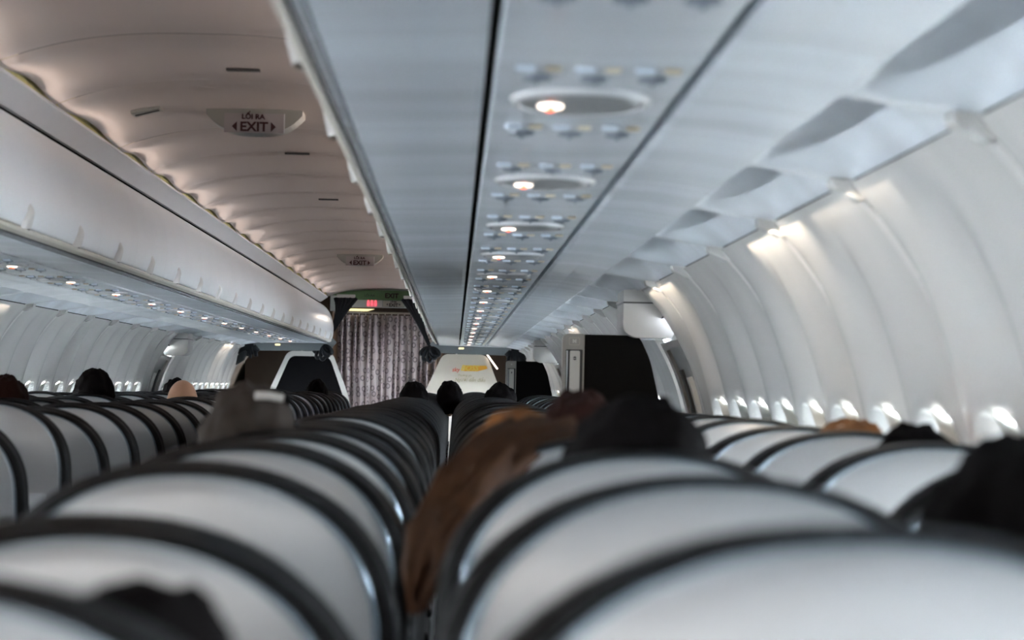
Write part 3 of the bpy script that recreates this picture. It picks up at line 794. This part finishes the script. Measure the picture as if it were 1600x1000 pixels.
# ------------------------------------------------------------------ people
def person_mesh():
    """one seated figure facing +y, hips at the origin, head centre near z=0.74"""
    P = {}
    vs = [(0, 0, 0.02), (0, 0.0, 0.15), (0, -0.01, 0.32), (0, -0.01, 0.46), (0, 0.0, 0.545), (0, 0.01, 0.62),
          (-0.10, -0.01, 0.475), (-0.17, -0.01, 0.455), (-0.195, 0.03, 0.20), (-0.17, 0.25, 0.16), (-0.15, 0.33, 0.15),
          (0.10, -0.01, 0.475), (0.17, -0.01, 0.455), (0.195, 0.03, 0.20), (0.17, 0.25, 0.16), (0.15, 0.33, 0.15),
          (-0.09, 0.03, 0.0), (-0.10, 0.42, 0.03), (-0.10, 0.44, -0.34), (-0.10, 0.54, -0.38),
          (0.09, 0.03, 0.0), (0.10, 0.42, 0.03), (0.10, 0.44, -0.34), (0.10, 0.54, -0.38)]
    es = [(0, 1), (1, 2), (2, 3), (3, 4), (4, 5), (3, 6), (6, 7), (7, 8), (8, 9), (9, 10), (3, 11), (11, 12), (12, 13), (13, 14), (14, 15),
          (0, 16), (16, 17), (17, 18), (18, 19), (0, 20), (20, 21), (21, 22), (22, 23)]
    rr = [0.13, 0.125, 0.125, 0.09, 0.052, 0.05, 0.07, 0.055, 0.042, 0.032, 0.03, 0.07, 0.055, 0.042, 0.032, 0.03, 0.085, 0.06, 0.042, 0.035, 0.085, 0.06, 0.042, 0.035]
    for s in (-1, 1):                                   # five fingers each, bent over the thigh
        root = 10 if s < 0 else 15
        for q in range(4):
            b = len(vs); fx = s * 0.15 + (q - 1.5) * 0.019; ln = (0.066, 0.078, 0.072, 0.056)[q]
            vs += [(fx, 0.385, 0.148), (fx, 0.385 + ln * 0.55, 0.140), (fx, 0.385 + ln, 0.118)]
            es += [(root, b), (b, b + 1), (b + 1, b + 2)]; rr += [0.012, 0.009, 0.008]
        b = len(vs); vs += [(s * 0.15 - s * 0.036, 0.35, 0.145), (s * 0.15 - s * 0.052, 0.385, 0.13)]
        es += [(root, b), (b, b + 1)]; rr += [0.012, 0.009]
    me = bpy.data.meshes.new('t'); me.from_pydata(vs, es, [])
    o = bpy.data.objects.new('t', me); COL.objects.link(o)
    md = o.modifiers.new('s', 'SKIN'); 
    for i, sv in enumerate(me.skin_vertices[0].data):
        sv.radius = (rr[i], rr[i] * (0.75 if i in (1, 2, 3) else 1)); sv.use_root = (i == 0)
    o.modifiers.new('u', 'SUBSURF').levels = 1
    dg = bpy.context.evaluated_depsgraph_get(); m1 = bpy.data.meshes.new_from_object(o.evaluated_get(dg)); bpy.data.objects.remove(o)
    bm = bmesh.new(); bm.from_mesh(m1)
    # head
    hv = bmesh.ops.create_uvsphere(bm, u_segments=28, v_segments=20, radius=1)['verts']
    for v in hv:
        x, y, z = v.co
        k = 1.0
        nx = 0.076 * x * (1 - 0.16 * max(0, -z)); ny = 0.097 * y; nz = 0.118 * z
        if y > 0: ny *= 0.93 + 0.07 * (1 - abs(x)); 
        if z < -0.2 and y < 0: ny *= 1 + 0.35 * (z + 0.2)
        nose = math.exp(-((x / 0.16) ** 2 + ((z + 0.12) / 0.22) ** 2)) if y > 0 else 0; ny += 0.020 * nose
        for ex in (-0.38, 0.38):
            if y > 0: ny -= 0.008 * math.exp(-(((x - ex) / 0.2) ** 2 + ((z - 0.05) / 0.12) ** 2))
        if y > 0: ny += 0.005 * math.exp(-((x / 0.3) ** 2 + ((z + 0.5) / 0.08) ** 2)) + 0.006 * math.exp(-((x / 0.3) ** 2 + ((z + 0.85) / 0.15) ** 2))
        v.co = (nx, ny + 0.02, nz + 0.735)
    for s in (-1, 1):
        ev = bmesh.ops.create_uvsphere(bm, u_segments=10, v_segments=8, radius=1)['verts']
        for v in ev: v.co = (s * 0.078 + v.co.x * 0.010, 0.015 + v.co.y * 0.018, 0.725 + v.co.z * 0.030)
    m2 = bpy.data.meshes.new('t2'); bm.to_mesh(m2); bm.free()
    o = bpy.data.objects.new('t', m2); COL.objects.link(o)
    md = o.modifiers.new('r', 'REMESH'); md.mode = 'VOXEL'; md.voxel_size = 0.006
    sm = o.modifiers.new('sm', 'SMOOTH'); sm.factor = 0.5; sm.iterations = 2
    dg = bpy.context.evaluated_depsgraph_get(); m3 = bpy.data.meshes.new_from_object(o.evaluated_get(dg)); bpy.data.objects.remove(o)
    bm = bmesh.new(); bm.from_mesh(m3); left = set(bm.verts); best = []
    while left:
        st = [next(iter(left))]; isl = set(st); left -= isl
        while st:
            v = st.pop()
            for e in v.link_edges:
                w = e.other_vert(v)
                if w in left: left.discard(w); isl.add(w); st.append(w)
        if len(isl) > len(best): best = isl
    print('BODY', len(best), len(bm.verts))
    bmesh.ops.delete(bm, geom=[v for v in bm.verts if v not in best], context='VERTS'); bm.to_mesh(m3); bm.free()
    for p in m3.polygons: p.use_smooth = True
    return m3
BODY = person_mesh()
def sub_mesh(test, off, m, name):
    bm = bmesh.new(); bm.from_mesh(BODY); bm.normal_update()
    dele = [f for f in bm.faces if not test(f.calc_center_median())]
    bmesh.ops.delete(bm, geom=dele, context='FACES')
    for v in bm.verts: v.co += v.normal * off
    me = bpy.data.meshes.new(name); bm.to_mesh(me); bm.free(); me.materials.clear(); me.materials.append(M[m])
    for p in me.polygons: p.use_smooth = True
    return me
isarm = lambda c: abs(c.x) > 0.128 and c.z > 0.10
SHIRT = {k: sub_mesh(lambda c: (0.03 < c.z < 0.555 and c.y < 0.16 and not (c.z < 0.10 and abs(c.x) < 0.03 and c.y > 0.12)) or (isarm(c) and c.y < 0.24 and c.z < 0.5), 0.008, k, 'shirt') for k in ('shirt', 'shirt2')}
JEANS = sub_mesh(lambda c: c.z <= 0.105 and c.z > -0.30, 0.007, 'jeans', 'trousers')
def hair_mesh(style, m, seed):
    """scalp shell over the head, uneven; 'long' adds falling strands"""
    g = G(); n, K = 48, 26; vs = []; fs = []
    big = {'short': 0.010, 'full': 0.022, 'long': 0.020, 'thin': 0.006}[style]
    for j in range(K + 1):
        ph = math.radians(90 - 150 * j / K)
        for i in range(n):
            a = 2 * PI * i / n; x = math.cos(ph) * math.cos(a); y = math.cos(ph) * math.sin(a); z = math.sin(ph)
            z0 = z
            lim = 0.42 if y > 0.35 else (-0.05 if abs(x) > 0.72 and y > -0.3 else -0.80)
            if z < lim: z = lim
            rr = math.sqrt(max(0.02, 1 - min(0.98, z * z))); h = math.hypot(x, y) or 1
            if z0 < lim: x, y = x / h * rr, y / h * rr
            nn = noise.noise(Vector((x * 3 + seed, y * 3, z * 3))) * 0.014 + noise.noise(Vector((x * 9, y * 9 + seed, z * 9))) * 0.006
            o = big + nn - (0.012 if z0 < lim else 0)
            vs.append(((0.076 + o) * x, (0.097 + o) * y + 0.018, (0.118 + o) * z + 0.735))
    for j in range(K):
        for i in range(n): fs.append((j * n + i, j * n + (i + 1) % n, (j + 1) * n + (i + 1) % n, (j + 1) * n + i))
    g.add(vs, fs)
    rnd = random.Random(seed)
    if style in ('full',) and False:
        for k in range(40):
            a = rnd.uniform(0, 2 * PI); ph = rnd.uniform(0.3, 1.4); d = Vector((math.cos(ph) * math.cos(a), math.cos(ph) * math.sin(a), math.sin(ph)))
            p = Vector((0.076 * d.x, 0.097 * d.y + 0.018, 0.118 * d.z + 0.735)); t = Vector((rnd.uniform(-1, 1), rnd.uniform(-1, 1), rnd.uniform(-1, 0.3))) * 0.02
            g.tube([p + d * big * 0.6, p + d * (big + 0.008) + t * 0.4, p + d * (big + 0.004) + t], [0.006, 0.005, 0.001], 4)
    if style == 'long':
        for k in range(90):
            a = PI + PI * (0.02 + 0.96 * k / 89) + rnd.uniform(-0.06, 0.06)
            d = Vector((math.cos(a), math.sin(a), 0)); x0 = (0.080 + rnd.uniform(0, 0.016)) * d.x; y0 = 0.100 * d.y + 0.016
            zz = 0.735 + rnd.uniform(0.0, 0.05); L = rnd.uniform(0.30, 0.46)
            pts = []
            for q in range(8):
                t = q / 7; pts.append((x0 * (1 + 0.3 * t) + 0.012 * math.sin(6 * t + k), y0 - 0.015 * math.sin(3 * t), zz - L * t))
            g.tube(pts, [0.009, 0.010, 0.011, 0.011, 0.010, 0.009, 0.006, 0.002], 5)
    return g.data('hair', m)
def person(x, yrow, ztop, style, hm, label, shirt='shirt', skin='skin', tilt=0.0, scale=1.0, glasses=False, lean=0.0):
    hz = 0.735 + 0.118 + (0.01 if style else 0)
    o = empty('person', (x, yrow + 0.14, ztop - hz * scale)); o.scale = (scale,) * 3
    # keep the hips over the seat cushion
    b = put('body', BODY.copy(), o); b.data.materials.clear(); b.data.materials.append(M[skin])
    put('shirt', SHIRT[shirt], o); put('trousers', JEANS, o)
    if style: put('hair', hair_mesh(style, hm, len(label)), o)
    if glasses:
        gl = G()
        for s in (-1, 1): gl.tube([(s * 0.082, 0.0, 0.79), (s * 0.080, 0.10, 0.80)], 0.004, 6)
        gl.put('glasses_arms', 'edge', o)
        gg = G()
        for s in (-1, 1): gg.disc(s * 0.036, 0.0, 0.0, 0.032, 0.024, 0.006, 18)
        gg.put('glasses_lenses', 'edge', o, (0, 0.095, 0.835), rot=(math.radians(-50), 0, 0))
        gb = G()
        gb.tube([(0.065, -0.085, 0.838), (0.04, -0.094, 0.842), (0.02, -0.100, 0.842)], 0.007, 6)  # pale strip standing in for the highlight on the hair
        gb.put('hair_highlight', 'post', o)
    o.rotation_euler = (0, math.radians(tilt), 0)
    tag(o, label, 'person')
    return o
def lock(o):
    g = G(); rnd = random.Random(5); inv = o.matrix_basis.inverted() if False else (Matrix.Translation(o.location) @ o.rotation_euler.to_matrix().to_4x4()).inverted()
    for k in range(70):
        a = rnd.uniform(-1, 1); b = rnd.uniform(0, 1); c = rnd.uniform(-1, 1); y = 3.30 + rnd.uniform(-0.03, 0.015)
        e = 0.66 + 0.34 * b
        P = [(0.90 + 0.05 * c, 3.42 + 0.02 * a, 1.150 + 0.018 * a), (0.845 + 0.035 * c, 3.37 + 0.02 * a, 1.125 + 0.02 * a), (0.800 + 0.032 * c, 3.33, 1.085 + 0.015 * a), (0.772 + c * 0.028, y, 1.045), (0.755 + c * 0.024 + 0.01 * math.sin(k), y - 0.01, 1.045 - 0.035 * e), (0.745 + c * 0.014 + 0.012 * math.sin(k * 2.3), y - 0.01, 1.04 - 0.075 * e), (0.735 + c * 0.010, y - 0.02, 1.03 - 0.125 * e)]
        g.tube([inv @ Vector(p) for p in P], [0.010, 0.013, 0.014, 0.013, 0.011, 0.008, 0.002], 5)
    g.put('hair_lock', 'hginger_shade', o, smooth=True)
def rowy(k, left=False): return YR + DY * k - (0.24 if left else 0)
person(0.425, rowy(4), 1.212, 'short', 'hgrey', 'person with grey-brown hair and glasses on the head, in the aisle column', glasses=True)
person(0.60, rowy(0), 1.100, 'short', 'hblack', 'dark-haired person behind the nearest seat back of the aisle column')
wm = person(1.00, rowy(3), 1.180, 'long', 'hbrown', 'person with long ginger-brown hair falling between two seats', tilt=-9)
lock(wm)
person(0.995, rowy(2), 1.196, 'full', 'hblack', 'person with black hair just beyond the big pale middle seat backs')
person(1.00, rowy(4), 1.208, 'short', 'hred', 'person with dark auburn hair between the ginger hair and the attendant seat', 'shirt2')
person(1.27, rowy(1), 1.165, 'full', 'hblack', 'black-haired person leaning at the second nearest window seat')
person(1.45, rowy(3), 1.170, 'short', 'hblack', 'dark-haired person low in a near window seat')
person(1.47, rowy(4), 1.175, 'thin', 'hbrown', 'person with fair brown hair low in a window seat')
person(-0.535, rowy(15, True), 1.214, None, None, 'bald person with tanned head in the aisle column across the aisle', skin='skin2')
person(-0.975, rowy(20, True), 1.225, 'short', 'hblack', 'dark-haired person just beyond the bald person')
person(-0.96, rowy(15, True), 1.250, 'full', 'hblack', 'person with bushy black hair across the aisle before the side wall')
person(-0.99, rowy(12, True), 1.218, 'short', 'hred', 'person with dark reddish-brown hair farthest across the aisle', 'shirt2')
person(0.52, rowy(20), 1.222, 'full', 'hblack', 'dark-haired person below the tied strap beside the poster')
person(0.745, rowy(22), 1.235, 'full', 'hblack', 'person with round black hair in front of the cream poster', scale=0.95, skin='skin2')
person(1.03, rowy(17), 1.222, 'full', 'hblack', 'dark-haired person near the far edge of the cream poster')
person(-0.45, rowy(29, True), 1.235, 'full', 'hblack', 'dark-haired person in front of the white framed divider')
